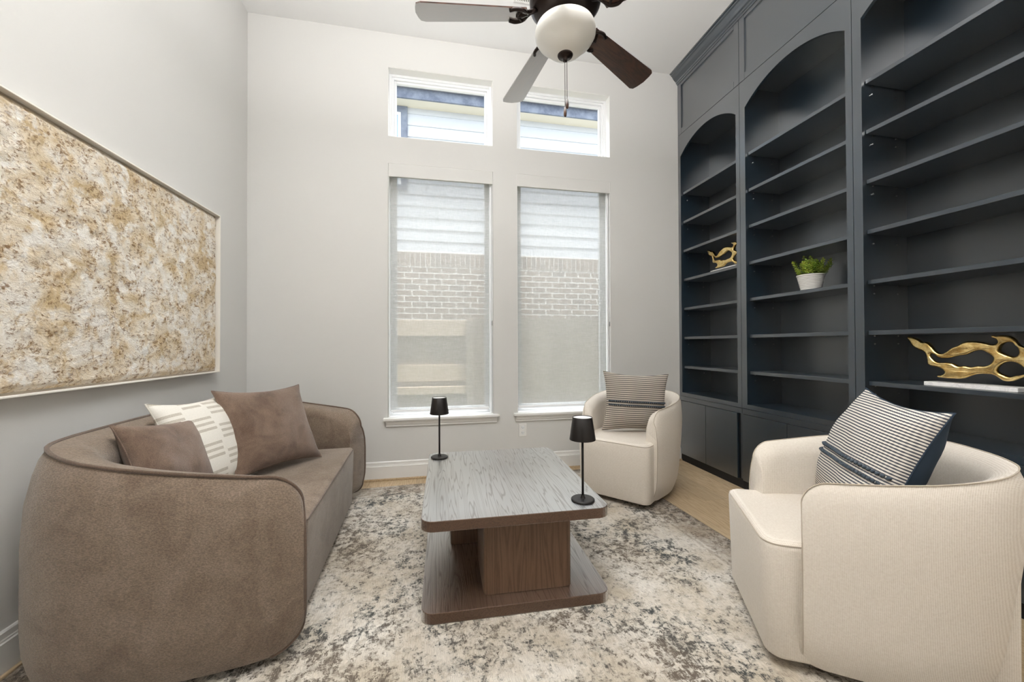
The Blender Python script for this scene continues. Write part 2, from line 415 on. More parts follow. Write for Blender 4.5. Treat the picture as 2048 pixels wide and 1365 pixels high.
# windows
def window(idx, x0, x1, z0, z1, low):
    w = sempty('window_%d' % idx, ((x0+x1)/2, YB+.1, z0))
    def P(name, bm, m): o = link(name, bm, m, w); o.location = -w.location; return o
    y0, y1 = YB+.085, YB+.155; fw = .042
    def ring(a, ya, yb, ww, name, m=m_vinyl):
        X0, X1, Z0, Z1 = x0+a, x1-a, z0+a, z1-a
        P(name, boxes([(X0, X0+ww, ya, yb, Z0, Z1), (X1-ww, X1, ya, yb, Z0, Z1), (X0+ww, X1-ww, ya, yb, Z1-ww, Z1), (X0+ww, X1-ww, ya, yb, Z0, Z0+ww)], .003), m)
    ring(.0, y0, y1, fw*.55, 'window_frame'); ring(fw*.5, y0+.014, y1, fw*.5, 'window_stop'); ring(fw, y0+.03, y1-.006, .020, 'window_sash')
    P('pane', box(x0+fw+.012, x1-fw-.012, y0+.045, y0+.049, z0+fw+.012, z1-fw-.012), m_glass)
    if low:
        P('meeting_rail', box(x0+fw, x1-fw, y0+.032, y1-.01, (z0+z1)/2-.02, (z0+z1)/2+.02, .003), m_vinyl) if False else None
    # bright painted liner of the recess
    P('reveal_liner', boxes([(x0, x0+.004, YB+.002, y0, z0, z1), (x1-.004, x1, YB+.002, y0, z0, z1), (x0, x1, YB+.002, y0, z1-.004, z1), (x0, x1, YB+.002, y0, z0, z0+.004)]), m_trim)
    return w
for i, (x0, x1, z0, z1) in enumerate(win): window(i+1, x0, x1, z0, z1, i > 1)
# window stools and aprons under the two tall windows
for i, (x0, x1) in enumerate(((-.396, .512), (.735, 1.655))):
    st = struct(link('trim_%d' % (i+1), box(x0-.04, x1+.05, YB-.045, YB+.085, .505, .529, .005, 2), m_trim))
    pr = [(YB, .505), (YB-.034, .505), (YB-.034, .497), (YB-.026, .486), (YB-.022, .474), (YB-.014, .466), (YB-.014, .455), (YB-.008, .449), (YB, .449)]
    link('apron', prism(pr, 'x', x0-.018, x1+.028), m_trim, st)

# roller shades
for i, (x0, x1) in enumerate(((-.396, .512), (.735, 1.655))):
    sh = thing('roller_shade', ['sheer grey screen shade lowered over the left tall window', 'sheer grey screen shade lowered over the right tall window, behind the armchair'][i], 'window shade', ((x0+x1)/2, YB+.05, .57), 0, 'roller shades on the tall windows')
    def P(name, bm, m, par=sh, o=sh): q = link(name, bm, m, par); q.location = -o.location if par is sh else (0, 0, 0); return q
    P('valance', box(x0+.004, x1-.004, YB-.001, YB+.012, 2.607, 2.717, .002), m_wall)
    P('shade_fabric', box(x0+.012, x1-.030, YB+.045, YB+.0456, .575, 2.69), m_shade)
    P('hem_bar', box(x0+.016, x1-.034, YB+.040, YB+.052, .565, .587, .003), m_vinyl)
    P('roller_tube', lathe([(.02, x0+.02), (.02, x1-.02)], 16), m_vinyl).rotation_euler = (0, 0, 0)
    q = [c for c in sh.children if c.name.startswith('roller_tube')][0]
    q.data.transform(Matrix.Rotation(PI/2, 4, 'Y')); q.data.transform(Matrix.Translation((0, YB+.06, 2.66)))
    P('side_channel', box(x1-.024, x1-.010, YB+.03, YB+.06, .531, 2.607, .002), m_vinyl)
    cd = P('pull_cord', tube([(x1-.008, YB+.012, 2.6), (x1-.006, YB+.012, 1.9), (x1-.007, YB+.012, 1.36)], .0018, 6), m_vinyl)
    q = link('cord_weight', lathe([(.003, 1.325), (.0045, 1.33), (.0045, 1.36), (.002, 1.37)], 10, x1-.007, YB+.012), m_chrome, cd)

# outlet
t = thing('wall_outlet', 'white duplex wall outlet below the gap between the two windows', 'outlet', (.781, YB, .37))
link('cover_plate', box(-.036, .036, -.006, 0, -.058, .058, .003, 2), m_trim, t)
for s in (-1, 1):
    sk = link('socket', box(-.016, .016, -.009, -.005, s*.024-.015, s*.024+.015, .004, 2), m_vinyl, t)
    link('slot', boxes([(-.008, -.006, -.0096, -.0088, s*.024-.002, s*.024+.007), (.006, .008, -.0096, -.0088, s*.024-.002, s*.024+.006), (-.002, .002, -.0096, -.0088, s*.024-.010, s*.024-.006)]), m_dark_gap, sk)

# ------------------------------------------------------------------ outside: neighbour house, fence, ground
struct(link('ground', box(-6, 7, YB+WT+.01, 12, -.12, -.06), m_grass))
HY = 5.6
h = thing('neighbour_house', 'neighbouring house with white lap siding over tan brick, seen through the windows', 'house', (1, HY, 0))
def P(name, bm, m, par=None): q = link(name, bm, m, par or h); q.location = -h.location if not par else (0, 0, 0); return q
P('wall', box(-5, 6, HY-.0205, HY+.2, -.1, 2.47), m_mortar)
P('frame_wall', box(-5, 6, HY+.03, HY+.2, 2.47, 4.7), m_mortar)
z = 2.464; k_ = 0
while z < 4.5:
    z1 = min(z+.163, 4.506)
    P('siding_board', prism([(HY-.012, z), (HY+.03, z), (HY+.03, z1), (HY+.0, z1)], 'x', -5, 6), m_siding); z += .163
P('soffit', box(-5, 6, 5.40, HY+.03, 4.506, 4.53), m_soffit)
P('fascia', box(-5, 6, 5.37, 5.40, 4.50, 4.64, .004), m_fascia)
P('house_roof', prism([(5.30, 4.63), (5.30, 4.67), (7.5, 5.9), (7.5, 5.86)], 'x', -5, 6), m_shingle)
# window of the neighbour house, seen at the left of the left transom
wf = P('window', boxes([(-1.6, -.381, HY-.03, HY, 4.42, 4.504), (-.47, -.381, HY-.03, HY, 3.4, 4.42), (-1.6, -1.51, HY-.03, HY, 3.4, 4.42), (-1.6, -.381, HY-.03, HY, 3.32, 3.4)], .003), m_fascia)
wf2 = link('sash', boxes([(-1.51, -.47, HY-.02, HY-.005, 4.38, 4.42), (-.51, -.47, HY-.02, HY-.005, 3.4, 4.38), (-1.51, -1.47, HY-.02, HY-.005, 3.4, 4.38)]), m_vinyl, wf)
link('pane', box(-1.47, -.51, HY-.016, HY-.0125, 3.4, 4.38), M_('glass_with_painted_sky', (150, 178, 200), .08).m, wf)  # sky reflection is put into the pane's blue base colour
# bricks: those seen through the shades are single parts, the rest one part
bl, bh = .205, .0818; cnt = 0; rest = bmesh.new()
bmesh_m = bpy.data.meshes.new('brick'); b = box(0, bl-.012, -.022, .03, 0, bh-.012, .003, 1); b.to_mesh(bmesh_m); b.free(); bmesh_m.materials.append(m_brick)
sold_m = bpy.data.meshes.new('soldier_brick'); b = box(0, .07-.010, -.026, .03, 0, .20, .003, 1); b.to_mesh(sold_m); b.free(); sold_m.materials.append(m_brick)
for i in range(-66, 80):
    xx = i*.07+.5
    if -.75 < xx < 2.75:
        o = bpy.data.objects.new('brick', sold_m); C.objects.link(o); o.parent = h; o.location = Vector((xx, HY, 2.258))-h.location; cnt += 1
    else: box(xx, xx+.06, HY-.026, HY+.03, 2.258, 2.458, bm=rest)
r_ = 0; zz = 2.258-bh
while zz > -.1:
    for i in range(-26, 27):
        xx = i*bl+(bl/2 if r_ % 2 else 0)+.3
        if xx < -5 or xx > 5.9: continue
        if zz > 1.36 and -.8 < xx < 2.7 and cnt < 296:
            o = bpy.data.objects.new('brick', bmesh_m); C.objects.link(o); o.parent = h; o.location = Vector((xx, HY, zz))-h.location; cnt += 1
        else: box(xx, xx+bl-.012, HY-.022, HY+.03, zz, zz+bh-.012, bm=rest)
    zz -= bh; r_ += 1
q = P('brickwork', rest, m_brick); stuff(q)

fe = thing('wooden_fence', 'weathered board fence in front of the brick wall, dim through the lower shades', 'fence', (0, 4.9, -.06))
def P(name, bm, m): q = link(name, bm, m, fe); q.location = -fe.location; return q
for i in range(-9, 26):
    xx = .375+i*.137-.137
    if xx < .3: q = P('fence_board', box(xx, xx+.131, 4.93, 4.95, -.06, 1.44), m_fence)
    else: q = P('fence_board', box(xx, xx+.136, 4.90, 4.92, -.06, 1.50, .002), m_fence)
P('fence_rail', box(-1.1, .379, 4.875, 4.93, 1.262, 1.46, .004), m_fence_rail)
P('fence_rail', box(-1.1, .379, 4.85, 4.93, .545, .637, .004), m_fence_rail)
P('fence_rail', box(-1.1, .379, 4.89, 4.93, .70, .905, .004), m_fence_rail)
P('fence_post', box(.38, .47, 4.83, 4.90, -.06, 1.46, .004), m_fence)

# ------------------------------------------------------------------ bookcase: three units, crown
FX = 2.385; BX = 2.72
seams = [(3.452, 2.656), (2.656, 1.808), (1.808, .960)]
opens = [(3.412, 2.696), (2.602, 1.846), (1.758, 1.000)]
shelf_z = [.936, 1.222, 1.509, 1.795, 2.082, 2.368, 2.655]
ul = ['navy bookcase unit in the corner by the window wall, small gold sculpture on a shelf', 'navy bookcase unit in the middle, with the potted plant on a shelf', 'navy bookcase unit nearest the camera, with the large gold sculpture on a shelf']
FL, FZ0, FZ1 = .02, .642, 3.228
for ui, ((ya, yb), (oa, ob)) in enumerate(zip(seams, opens)):
    t = thing('bookcase', ul[ui], 'bookcase', (FX+.15, (ya+yb)/2, 0), 0, 'navy built-in bookcase units')
    def P(name, bm, m=m_navy, par=None, smooth=False): q = link(name, bm, m, par or t, smooth=smooth); q.location = -t.location if not par else (0, 0, 0); return q
    g = .0015
    # arched face frame
    N = 28; zs_ = 3.008; rise = .135; top = FZ1
    pts = [(ya-g, FZ0), (ya-g, top), (yb+g, top), (yb+g, FZ0), (ob, FZ0), (ob, .675), (ob, zs_)]
    arc = []
    w_ = oa-ob; rad = (w_*w_/4+rise*rise)/(2*rise); cyy = (oa+ob)/2; czz = zs_+rise-rad; a0 = math.asin(w_/2/rad)
    for i in range(1, N): a = -a0+2*a0*i/N; arc.append((cyy+rad*math.sin(a), czz+rad*math.cos(a)))
    bm = bmesh.new()
    box(FX, FX+FL, oa, ya-g, FZ0, top, bm=bm); box(FX, FX+FL, yb+g, ob, FZ0, top, bm=bm)
    box(FX, FX+FL, ob, oa, FZ0, .676, bm=bm)
    A = [(ob, zs_)]+arc+[(oa, zs_)]
    for i in range(N):
        (u0, v0), (u1, v1) = A[i], A[i+1]
        prism([(u0, v0), (u1, v1), (u1, top), (u0, top)], 'x', FX, FX+FL, bm)
    bmesh.ops.remove_doubles(bm, verts=bm.verts[:], dist=1e-5)
    P('face_frame', bm)
    # carcass
    P('side_panel', box(FX+FL, BX, oa+.003, ya-.004, .0, 3.84)); P('side_panel', box(FX+FL, BX, yb+.004, ob-.003, .0, 3.84))
    P('back_panel', box(BX-.012, BX, ob-.003, oa+.003, .6, 3.84))
    P('inner_top', box(FX+FL, BX-.012, ob-.003, oa+.003, 3.165, 3.19))
    P('deck', box(FX+FL, BX-.012, ob-.003, oa+.003, .652, .674))
    for sz in shelf_z:
        sh = P('shelf', box(FX+.026, BX-.012, ob+.001, oa-.001, sz-.024, sz, .0015, 1))
        pins = [(X, Y, zz) for X in (FX+.075, BX-.09) for Y in (ob+.001, oa-.001) for zz in (sz-.030, sz-.075)]
        bmp = boxes([(X-.003, X+.003, Y-.004, Y+.004, zz-.003, zz+.003) for X, Y, zz in pins])
        link('shelf_pin', bmp, m_chrome, sh)
    # shaker panel above
    pz0, pz1 = FZ1+.004, 3.80; st = .055
    P('panel_frame', boxes([(FX, FX+FL, yb+g, yb+st, pz0, pz1), (FX, FX+FL, ya-st, ya-g, pz0, pz1), (FX, FX+FL, yb+st, ya-st, pz0, pz0+st), (FX, FX+FL, yb+st, ya-st, pz1-st-.03, pz1)], .0012))
    P('raised_panel', box(FX+.011, FX+FL, yb+st, ya-st, pz0+st, pz1-st-.03))
    # base: rail, doors, toe kick
    P('base_rail', box(FX, FX+FL, yb+g, ya-g, .598, FZ0-.003, .001))
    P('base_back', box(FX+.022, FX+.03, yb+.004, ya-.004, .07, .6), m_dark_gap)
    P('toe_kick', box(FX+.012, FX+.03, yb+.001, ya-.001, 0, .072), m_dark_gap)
    dy0, dy1 = yb+.052, ya-.004
    if ui: dy1 = ya-.004
    mid = (dy0+dy1)/2
    P('door', box(FX-.001, FX+.019, dy0, mid-.0015, .07, .594, .002), m_navy_door); P('door', box(FX-.001, FX+.019, mid+.0015, dy1, .07, .594, .002), m_navy_door)
# crown moulding
cp = [(FX+.02, 3.745), (FX-.006, 3.745), (FX-.008, 3.757), (FX-.016, 3.762), (FX-.018, 3.775), (FX-.030, 3.783), (FX-.046, 3.80), (FX-.058, 3.822), (FX-.070, 3.828), (FX-.072, 3.838), (FX-.084, 3.840), (FX-.086, 3.8498), (FX+.02, 3.8498)]
tag(link('crown_moulding', prism(cp, 'x', 0, 1) if False else prism([(u, v) for u, v in cp], 'y', .955, YB-.001), m_navy), 'navy crown moulding running along the ceiling on top of the bookcases', 'moulding')

# ------------------------------------------------------------------ rug
rg = thing('area_rug', 'distressed cream, taupe and charcoal floral area rug on the floor', 'rug', (.115, 1.19, 0), R(2.8))
link('rug_pile', box(-1.60, 1.60, -2.1, 2.1, .0005, .009, .003, 1), m_rug, rg)
link('rug_binding', tube([(-1.6, -2.1, .005), (1.6, -2.1, .005), (1.6, 2.1, .005), (-1.6, 2.1, .005)], .0048, 6, True), m_rug_edge, rg)

# ------------------------------------------------------------------ tub-shaped seats
def tub(t, outer, ztop, thick, zb, r_end, m, m_seam, seam_r, seat, seat_r, rtop=.045, bow=.03, rb=.75, tuck=.045, taper=0):
    path = catmull([Vector((x, y, 0)) for x, y in outer], 16)
    L = [0]
    for i in range(1, len(path)): L.append(L[-1]+(path[i]-path[i-1]).length)
    T = L[-1]
    def at(s):
        s = min(max(s, 0), T)
        for i in range(1, len(L)):
            if L[i] >= s: f = (s-L[i-1])/max(1e-9, L[i]-L[i-1]); return path[i-1].lerp(path[i], f)
        return path[-1].copy()
    ds = [r_end*(1-math.cos(a*PI/2/9)) for a in range(10)]
    mids = [r_end+(T-2*r_end)*k/60 for k in range(1, 60)]
    S = ds+mids+[T-d for d in ds[::-1]]
    bm = bmesh.new(); rings = []; toppts = []; botpts = []
    for s in S:
        p = at(s); tg = (at(min(s+.01, T))-at(max(s-.01, 0))).normalized()
        nrm = Vector((-tg.y, tg.x, 0))
        if nrm.dot(-p) < 0: nrm = -nrm
        d = min(s, T-s); k = 1 if d >= r_end else math.sqrt(max(0, 1-(1-d/r_end)**2))
        zt = ztop(p)-r_end*(1-k); z0 = zb+r_end*rb*(1-k); H = zt-z0
        sec = []
        for f in (0, .06, .14, .25, .42, .6, .76, .88, .95):
            off = tuck*(max(0, 1-f/.22))**1.8 + bow*(max(0, (f-.62)/.38))**2 + taper*(1-f)*(.5+1.7*min(max((p.y+.3)/.65, 0), 1))
            sec.append((off, z0+H*f))
        pipe = (bow+.008, zt)
        sec.append(pipe)
        sec += [(bow+.022, zt-.003), (thick*.62, zt-.010), (thick*.86, zt-rtop*.55), (thick, zt-rtop*1.5), (thick+.004, zt-H*.4), (thick, z0+H*.2), (thick, z0)]
        rings.append([bm.verts.new(p+nrm*o+Vector((0, 0, zz))) for o, zz in sec])
        toppts.append(p+nrm*(pipe[0]-.002)+Vector((0, 0, zt+.001)))
        botpts.append(p+nrm*(sec[0][0]+.002)+Vector((0, 0, z0)))
    K = len(rings[0])
    for i in range(len(rings)-1):
        for k in range(K):
            bm.faces.new((rings[i][k], rings[i+1][k], rings[i+1][(k+1) % K], rings[i][(k+1) % K]))
    c0 = bm.faces.new(rings[0]); c1 = bm.faces.new(rings[-1][::-1])
    bmesh.ops.recalc_face_normals(bm, faces=bm.faces[:])
    for f in bm.faces: f.smooth = True
    bmesh.ops.triangulate(bm, faces=[c0, c1])
    shell = link('shell', bm, m, t)
    md = shell.modifiers.new('bev', 'BEVEL'); md.width = .012; md.segments = 3; md.limit_method = 'ANGLE'; md.angle_limit = R(50)
    # piping / seam all along the rim and down both front edges
    e0 = [Vector((v.co if False else toppts[0]))]
    def endcol(i, bot, topz):
        ring = []
        p = at(S[i]); return p
    def vert(i):
        s = S[i]; p = at(s); tg = (at(min(s+.01, T))-at(max(s-.01, 0))).normalized(); nrm = Vector((-tg.y, tg.x, 0))
        if nrm.dot(-p) < 0: nrm = -nrm
        zt = toppts[i].z; z0 = botpts[i].z; out = []
        for f in (.0, .06, .14, .25, .42, .6, .76, .88, .95):
            off = tuck*(max(0, 1-f/.22))**1.8 + bow*(max(0, (f-.62)/.38))**2 + taper*(1-f)*(.5+1.7*min(max((p.y+.3)/.65, 0), 1))
            out.append(p+nrm*(off+.001)+Vector((0, 0, z0+(zt-z0)*f)))
        return out
    pts = [botpts[k] for k in range(9, 0, -1)]+vert(0)+toppts+vert(-1)[::-1]+[botpts[-1-k] for k in range(1, 10)]
    pp = [pts[0]]
    for q in pts[1:]:
        if (q-pp[-1]).length > .004: pp.append(q)
    sm = link('piping' if seam_r > .004 else 'seam', tube(pp, seam_r, 8), m_seam, t, smooth=True)
    # seat block
    x0, x1, y0, y1, z0, z1 = seat
    b = bmesh.new(); bmesh.ops.create_cube(b, size=1)
    for v in b.verts:
        ta = .985 if v.co.z < 0 else 1
        v.co = Vector(((x0+x1)/2+(x1-x0)*v.co.x*ta, y0+(y1-y0)*(v.co.y+.5)+(.012 if v.co.z < 0 and v.co.y < 0 else 0), z0+(z1-z0)*(v.co.z+.5)))
    vert_e = [e for e in b.edges if abs(e.verts[0].co.z-e.verts[1].co.z) > .1 and e.verts[0].co.y < (y0+y1)/2]
    bmesh.ops.bevel(b, geom=vert_e, offset=seat_r, segments=6, profile=.5, affect='EDGES')
    top_e = [e for e in b.edges if min(e.verts[0].co.z, e.verts[1].co.z) > z1-.01]
    bmesh.ops.bevel(b, geom=top_e, offset=.03, segments=5, profile=.5, affect='EDGES')
    bot_e = [e for e in b.edges if max(e.verts[0].co.z, e.verts[1].co.z) < z0+.01 and len(e.link_faces) == 2]
    bmesh.ops.bevel(b, geom=bot_e, offset=.012, segments=2, profile=.5, affect='EDGES')
    link('seat', b, m, t, smooth=True).data.set_sharp_from_angle(angle=R(50))
    zz = z1-.012; rr = seat_r*.98
    sp = [(x0+.003, y1-.05, zz), (x0+.003, y0+rr, zz)]
    for k in range(1, 8): a = k*PI/16; sp.append((x0+rr-rr*math.cos(a)+.003, y0+rr-rr*math.sin(a)+.003, zz))
    sp += [(x0+rr, y0+.003, zz), (x1-rr, y0+.003, zz)]
    for k in range(7, 0, -1): a = k*PI/16; sp.append((x1-rr+rr*math.cos(a)-.003, y0+rr-rr*math.sin(a)+.003, zz))
    sp += [(x1-.003, y0+rr, zz), (x1-.003, y1-.05, zz)]
    link('seat_seam', tube(sp, min(seam_r, .004)*.8, 6), m_seam, t)

# sofa
sofa = thing('sofa', 'taupe plush curved two-seat sofa with dark piping, against the left wall', 'sofa', (-.972, 2.305, .0098), R(92))
sofa_outer = [(-.772, -.475), (-.835, -.33), (-.865, -.10), (-.868, .10), (-.835, .26), (-.735, .39), (-.57, .455), (-.3, .475), (0, .478),
              (.3, .475), (.57, .455), (.735, .39), (.835, .26), (.868, .10), (.865, -.10), (.835, -.33), (.772, -.475)]
def sof_top(p):
    u = min(max((p.y+.475)/.87, 0), 1); return .65+.145*(u**1.15)
tub(sofa, sofa_outer, sof_top, .19, .03, .11, m_sofa, m_pipe, .0065, (-.585, .585, -.43, .34, .035, .425), .03, bow=.05, rb=.8, tuck=.03)
for i, (x, y) in enumerate(((-.5, -.33), (.5, -.33), (-.5, .3), (.5, .3))):
    link('foot', lathe([(.028, 0), (.03, .045)], 16, x, y), m_dark_gap, sofa)

# armchairs
ch_outer = [(-.305, -.315), (-.335, -.22), (-.368, -.06), (-.372, .08), (-.335, .22), (-.245, .325), (-.12, .372), (0, .383),
            (.12, .372), (.245, .325), (.335, .22), (.372, .08), (.368, -.06), (.335, -.22), (.305, -.315)]
def ch_top(p):
    u = min(max((p.y+.315)/.66, 0), 1); return .665+.085*(u**1.1)
def armchair(label, loc, rz):
    t = thing('armchair', label, 'armchair', loc, rz, 'cream barrel armchairs')
    tub(t, ch_outer, ch_top, .10, .035, .075, m_cream, m_cream_seam, .0022, (-.272, .272, -.42, .26, .035, .448), .055, rb=.22, taper=.035, tuck=.03)
    link('swivel_base', lathe([(.24, 0), (.25, .006), (.25, .03), (.10, .036), (.10, .05)], 40), m_black, t)
    return t
armchair('cream woven barrel armchair on the right, nearest the camera', (1.632, 1.215, .0098), math.atan2(-.884, -.467))
armchair('cream woven barrel armchair in the corner in front of the right window', (1.550, 2.862, .0098), math.atan2(-.76, .65))

# ------------------------------------------------------------------ pillows
def pillow(name, label, w, h, t, ctr, xdir, tilt, m, mback=None, roll=0, group=None, seed=0, braid=None, sag=.0):
    o = thing(name, label, 'pillow', (0, 0, 0), 0, group)
    N = 26; bm = bmesh.new(); grid = {}
    for side in (1, -1):
        for i in range(N+1):
            for j in range(N+1):
                if side == -1 and (i in (0, N) or j in (0, N)): grid[(-1, i, j)] = grid[(1, i, j)]; continue
                u = math.sin((i/N-.5)*PI)*.72+(i/N-.5)*2*.28; v = math.sin((j/N-.5)*PI)*.72+(j/N-.5)*2*.28
                th = t/2*((1-abs(u)**2.4)*(1-abs(v)**2.4))**.55
                nz = noise.noise(Vector((u*2.1+seed, v*2.1, side*.6+seed)))
                x = u*w/2*(1-.13*(1-v*v)*abs(u)**3); z = v*h/2*(1-.13*(1-u*u)*abs(v)**3)
                th *= 1+.14*nz
                wr = .006*noise.noise(Vector((u*6+seed*3, v*5, side)))*(1-u*u)*(1-v*v)
                z -= sag*(1-abs(u))*max(0, v)
                grid[(side, i, j)] = bm.verts.new((x, -side*(th+wr), z))
    for side in (1, -1):
        for i in range(N):
            for j in range(N):
                q = [grid[(side, i, j)], grid[(side, i+1, j)], grid[(side, i+1, j+1)], grid[(side, i, j+1)]]
                f = bm.faces.new(q if side == 1 else q[::-1]); f.smooth = True
                if mback and side == -1: f.material_index = 1
    me_o = link('cushion', bm, [m, mback] if mback else [m], o)
    edge = [grid[(1, 0, 0)]] if False else None
    # seam round the edge
    pts = []
    for i in range(N+1): pts.append((i, 0))
    for j in range(1, N+1): pts.append((N, j))
    for i in range(N-1, -1, -1): pts.append((i, N))
    for j in range(N-1, 0, -1): pts.append((0, j))
    vs = {}
    def E(i, j):
        u = math.sin((i/N-.5)*PI)*.72+(i/N-.5)*2*.28; v = math.sin((j/N-.5)*PI)*.72+(j/N-.5)*2*.28
        return Vector((u*w/2*(1-.13*(1-v*v)*abs(u)**3), 0, v*h/2*(1-.13*(1-u*u)*abs(v)**3)-sag*(1-abs(u))*max(0, v)))
    link('edge_seam', tube([E(*q) for q in pts], .003, 6, True), mback or m, o, smooth=True)
    if braid is not None:
        b = bmesh.new(); nb = 30
        def Sf(u, v):
            th = t/2*((1-abs(u)**2.4)*(1-abs(v)**2.4))**.55*(1+.14*noise.noise(Vector((u*2.1+seed, v*2.1, .6+seed))))
            return Vector((u*w/2*(1-.13*(1-v*v)*abs(u)**3), -th-.003, v*h/2))
        for i in range(nb):
            u = -.955+1.91*(i+.5)/nb
            for s in (-1, 1):
                a = Sf(u-.012, braid+s*.010*2/h); c = Sf(u+.022, braid+s*.020*2/h)
                tube([a, (a+c)/2+Vector((0, -.003, 0)), c], [.005, .0075, .0035], 6, bm=b)
        stuff(link('braided_trim', b, m_braid, o, smooth=True))
    xd = Vector(xdir).normalized(); yd = Vector((0, 0, 1)).cross(xd).normalized()      # yd: back of the pillow
    zd = Vector((0, 0, 1))
    z2 = zd*math.cos(tilt)+yd*math.sin(tilt); y2 = yd*math.cos(tilt)-zd*math.sin(tilt)
    x3 = xd*math.cos(roll)+z2*math.sin(roll); z3 = z2*math.cos(roll)-xd*math.sin(roll)
    o.matrix_world = Matrix(((x3.x, y2.x, z3.x, ctr[0]), (x3.y, y2.y, z3.y, ctr[1]), (x3.z, y2.z, z3.z, ctr[2]), (0, 0, 0, 1)))
    return o
def yv(a): return (math.cos(R(a)), math.sin(R(a)), 0)
g_ = 'throw pillows on the sofa'
pillow('throw_pillow', 'large square brown plush pillow at the far end of the sofa', .53, .50, .17, (-.945, 2.50, .675), yv(58), R(26), m_brown_pillow, roll=R(-2), group=g_, seed=1)
pillow('throw_pillow', 'ivory pillow with beige dashes, between the two brown pillows on the sofa', .47, .50, .16, (-1.135, 2.235, .655), yv(78), R(24), m_ivory, roll=R(-1), group=g_, seed=2)
pillow('throw_pillow', 'small brown plush lumbar pillow nearest the camera on the sofa', .385, .33, .15, (-1.135, 1.935, .672), yv(82), R(27), m_brown_pillow, roll=R(-8), group=g_, seed=3)
g_ = 'striped pillows on the armchairs'
pillow('throw_pillow', 'taupe striped pillow with slate braid on the corner armchair', .52, .47, .18, (1.56, 2.83, .690), yv(-12), R(6), m_stripe2, None, R(-3), g_, 5, -.05)
pillow('throw_pillow', 'grey striped pillow with navy back on the nearest armchair', .48, .50, .22, (1.69, 1.222, .705), yv(-116), R(22), m_stripe, m_navycloth, R(-3.8), g_, 4, -.20)

# ------------------------------------------------------------------ coffee table
def rrect(w, d, r, n=6):
    out = []
    for sx, sy, a0 in ((1, 1, 0), (-1, 1, 90), (-1, -1, 180), (1, -1, 270)):
        for k in range(n+1):
            a = R(a0+90*k/n); out.append((sx*(w/2-r)+r*math.cos(a), sy*(d/2-r)+r*math.sin(a)))
    return out
tb = thing('coffee_table', 'dark oak coffee table with two block legs and a bottom platform, on the rug', 'table', (.361, 2.122, .0095), R(-1.2))
def slab(name, w, d, r, z0, z1, m, loc=(0, 0)):
    b = prism([(x+loc[0], y+loc[1]) for x, y in rrect(w, d, r)], 'z', z0, z1)
    ed = [e for e in b.edges if abs(e.verts[0].co.z-e.verts[1].co.z) < 1e-5]
    bmesh.ops.bevel(b, geom=ed, offset=.003, segments=2, profile=.5, affect='EDGES')
    return link(name, b, m, tb)
slab('bottom_platform', .824, 1.03, .053, .0, .045, m_table_x)
slab('tabletop', .824, 1.03, .053, .374, .419, m_table_x)
slab('leg', .40, .34, .022, .045, .374, m_table_v, (.053, -.27))
slab('leg', .40, .33, .022, .045, .374, m_table_v, (-.082, .183))

# table lamps
def lamp(label, x, y, h_, g):
    t = thing('table_lamp', label, 'lamp', (x, y, .4286), 0, g)
    link('base', lathe([(.05, 0), (.054, .002), (.054, .006), (.05, .009), (.012, .010), (.008, .018), (.006, .026)], 40), m_black, t, smooth=True).data.set_sharp_from_angle(angle=R(35))
    link('stem', lathe([(.0055, .02), (.0055, h_-.09)], 16), m_black, t, smooth=True)
    sh = link('lamp_shade', lathe([(.0595, h_-.105), (.0600, h_-.103), (.0455, h_-.001), (.0445, h_), (.043, h_-.003), (.057, h_-.104)], 48, capb=False, capt=False), m_black, t, smooth=True)
    link('diffuser', lathe([(.0435, h_-.006), (.0435, h_-.003)], 40), M_('lamp_diffuser', (235, 235, 232), .5).m, sh)
    link('shade_spider', boxes([(-.05, .05, -.002, .002, h_-.095, h_-.09), (-.002, .002, -.05, .05, h_-.095, h_-.09)]), m_black, sh)
lamp('black table lamp at the far left corner of the coffee table', .024, 2.527, .385, 'black table lamps on the coffee table')
lamp('black table lamp at the near right corner of the coffee table', .669, 1.700, .385, 'black table lamps on the coffee table')

# ------------------------------------------------------------------ wall art
ay0, ay1, az0, az1 = 1.15, 2.968, .972, 2.037
t = thing('wall_art', 'large framed cream and tan textured plaster painting on the left wall', 'painting', (XL, (ay0+ay1)/2, az0))
def P(name, bm, m, smooth=False): q = link(name, bm, m, t, smooth=smooth); q.location = -t.location; return q
P('art_frame', boxes([(XL+.002, XL+.048, ay0, ay1, az0, az0+.007), (XL+.002, XL+.048, ay0, ay1, az1-.007, az1), (XL+.002, XL+.048, ay0, ay0+.007, az0+.007, az1-.007), (XL+.002, XL+.048, ay1-.007, ay1, az0+.007, az1-.007)], .001), m_frame)
P('frame_lining', box(XL+.003, XL+.018, ay0+.0075, ay1-.0075, az0+.0075, az1-.0075), m_frame_in)
ny, nzz = 250, 150; bm = bmesh.new(); vv = []
y0, y1, z0, z1 = ay0+.016, ay1-.016, az0+.016, az1-.016
for j in range(nzz+1):
    row = []
    for i in range(ny+1):
        y = y0+(y1-y0)*i/ny; z = z0+(z1-z0)*j/nzz
        f = noise.fractal(Vector((y*16, z*19, .3)), 1.0, 2.0, 4)
        e = min(i, ny-i, j, nzz-j)/3; e = min(e, 1)
        row.append(bm.verts.new((XL+.019+.016*e+.0045*f*e, y, z)))
    vv.append(row)
for j in range(nzz):
    for i in range(ny): bm.faces.new((vv[j][i], vv[j][i+1], vv[j+1][i+1], vv[j+1][i])).smooth = True
P('canvas', bm, m_canvas)

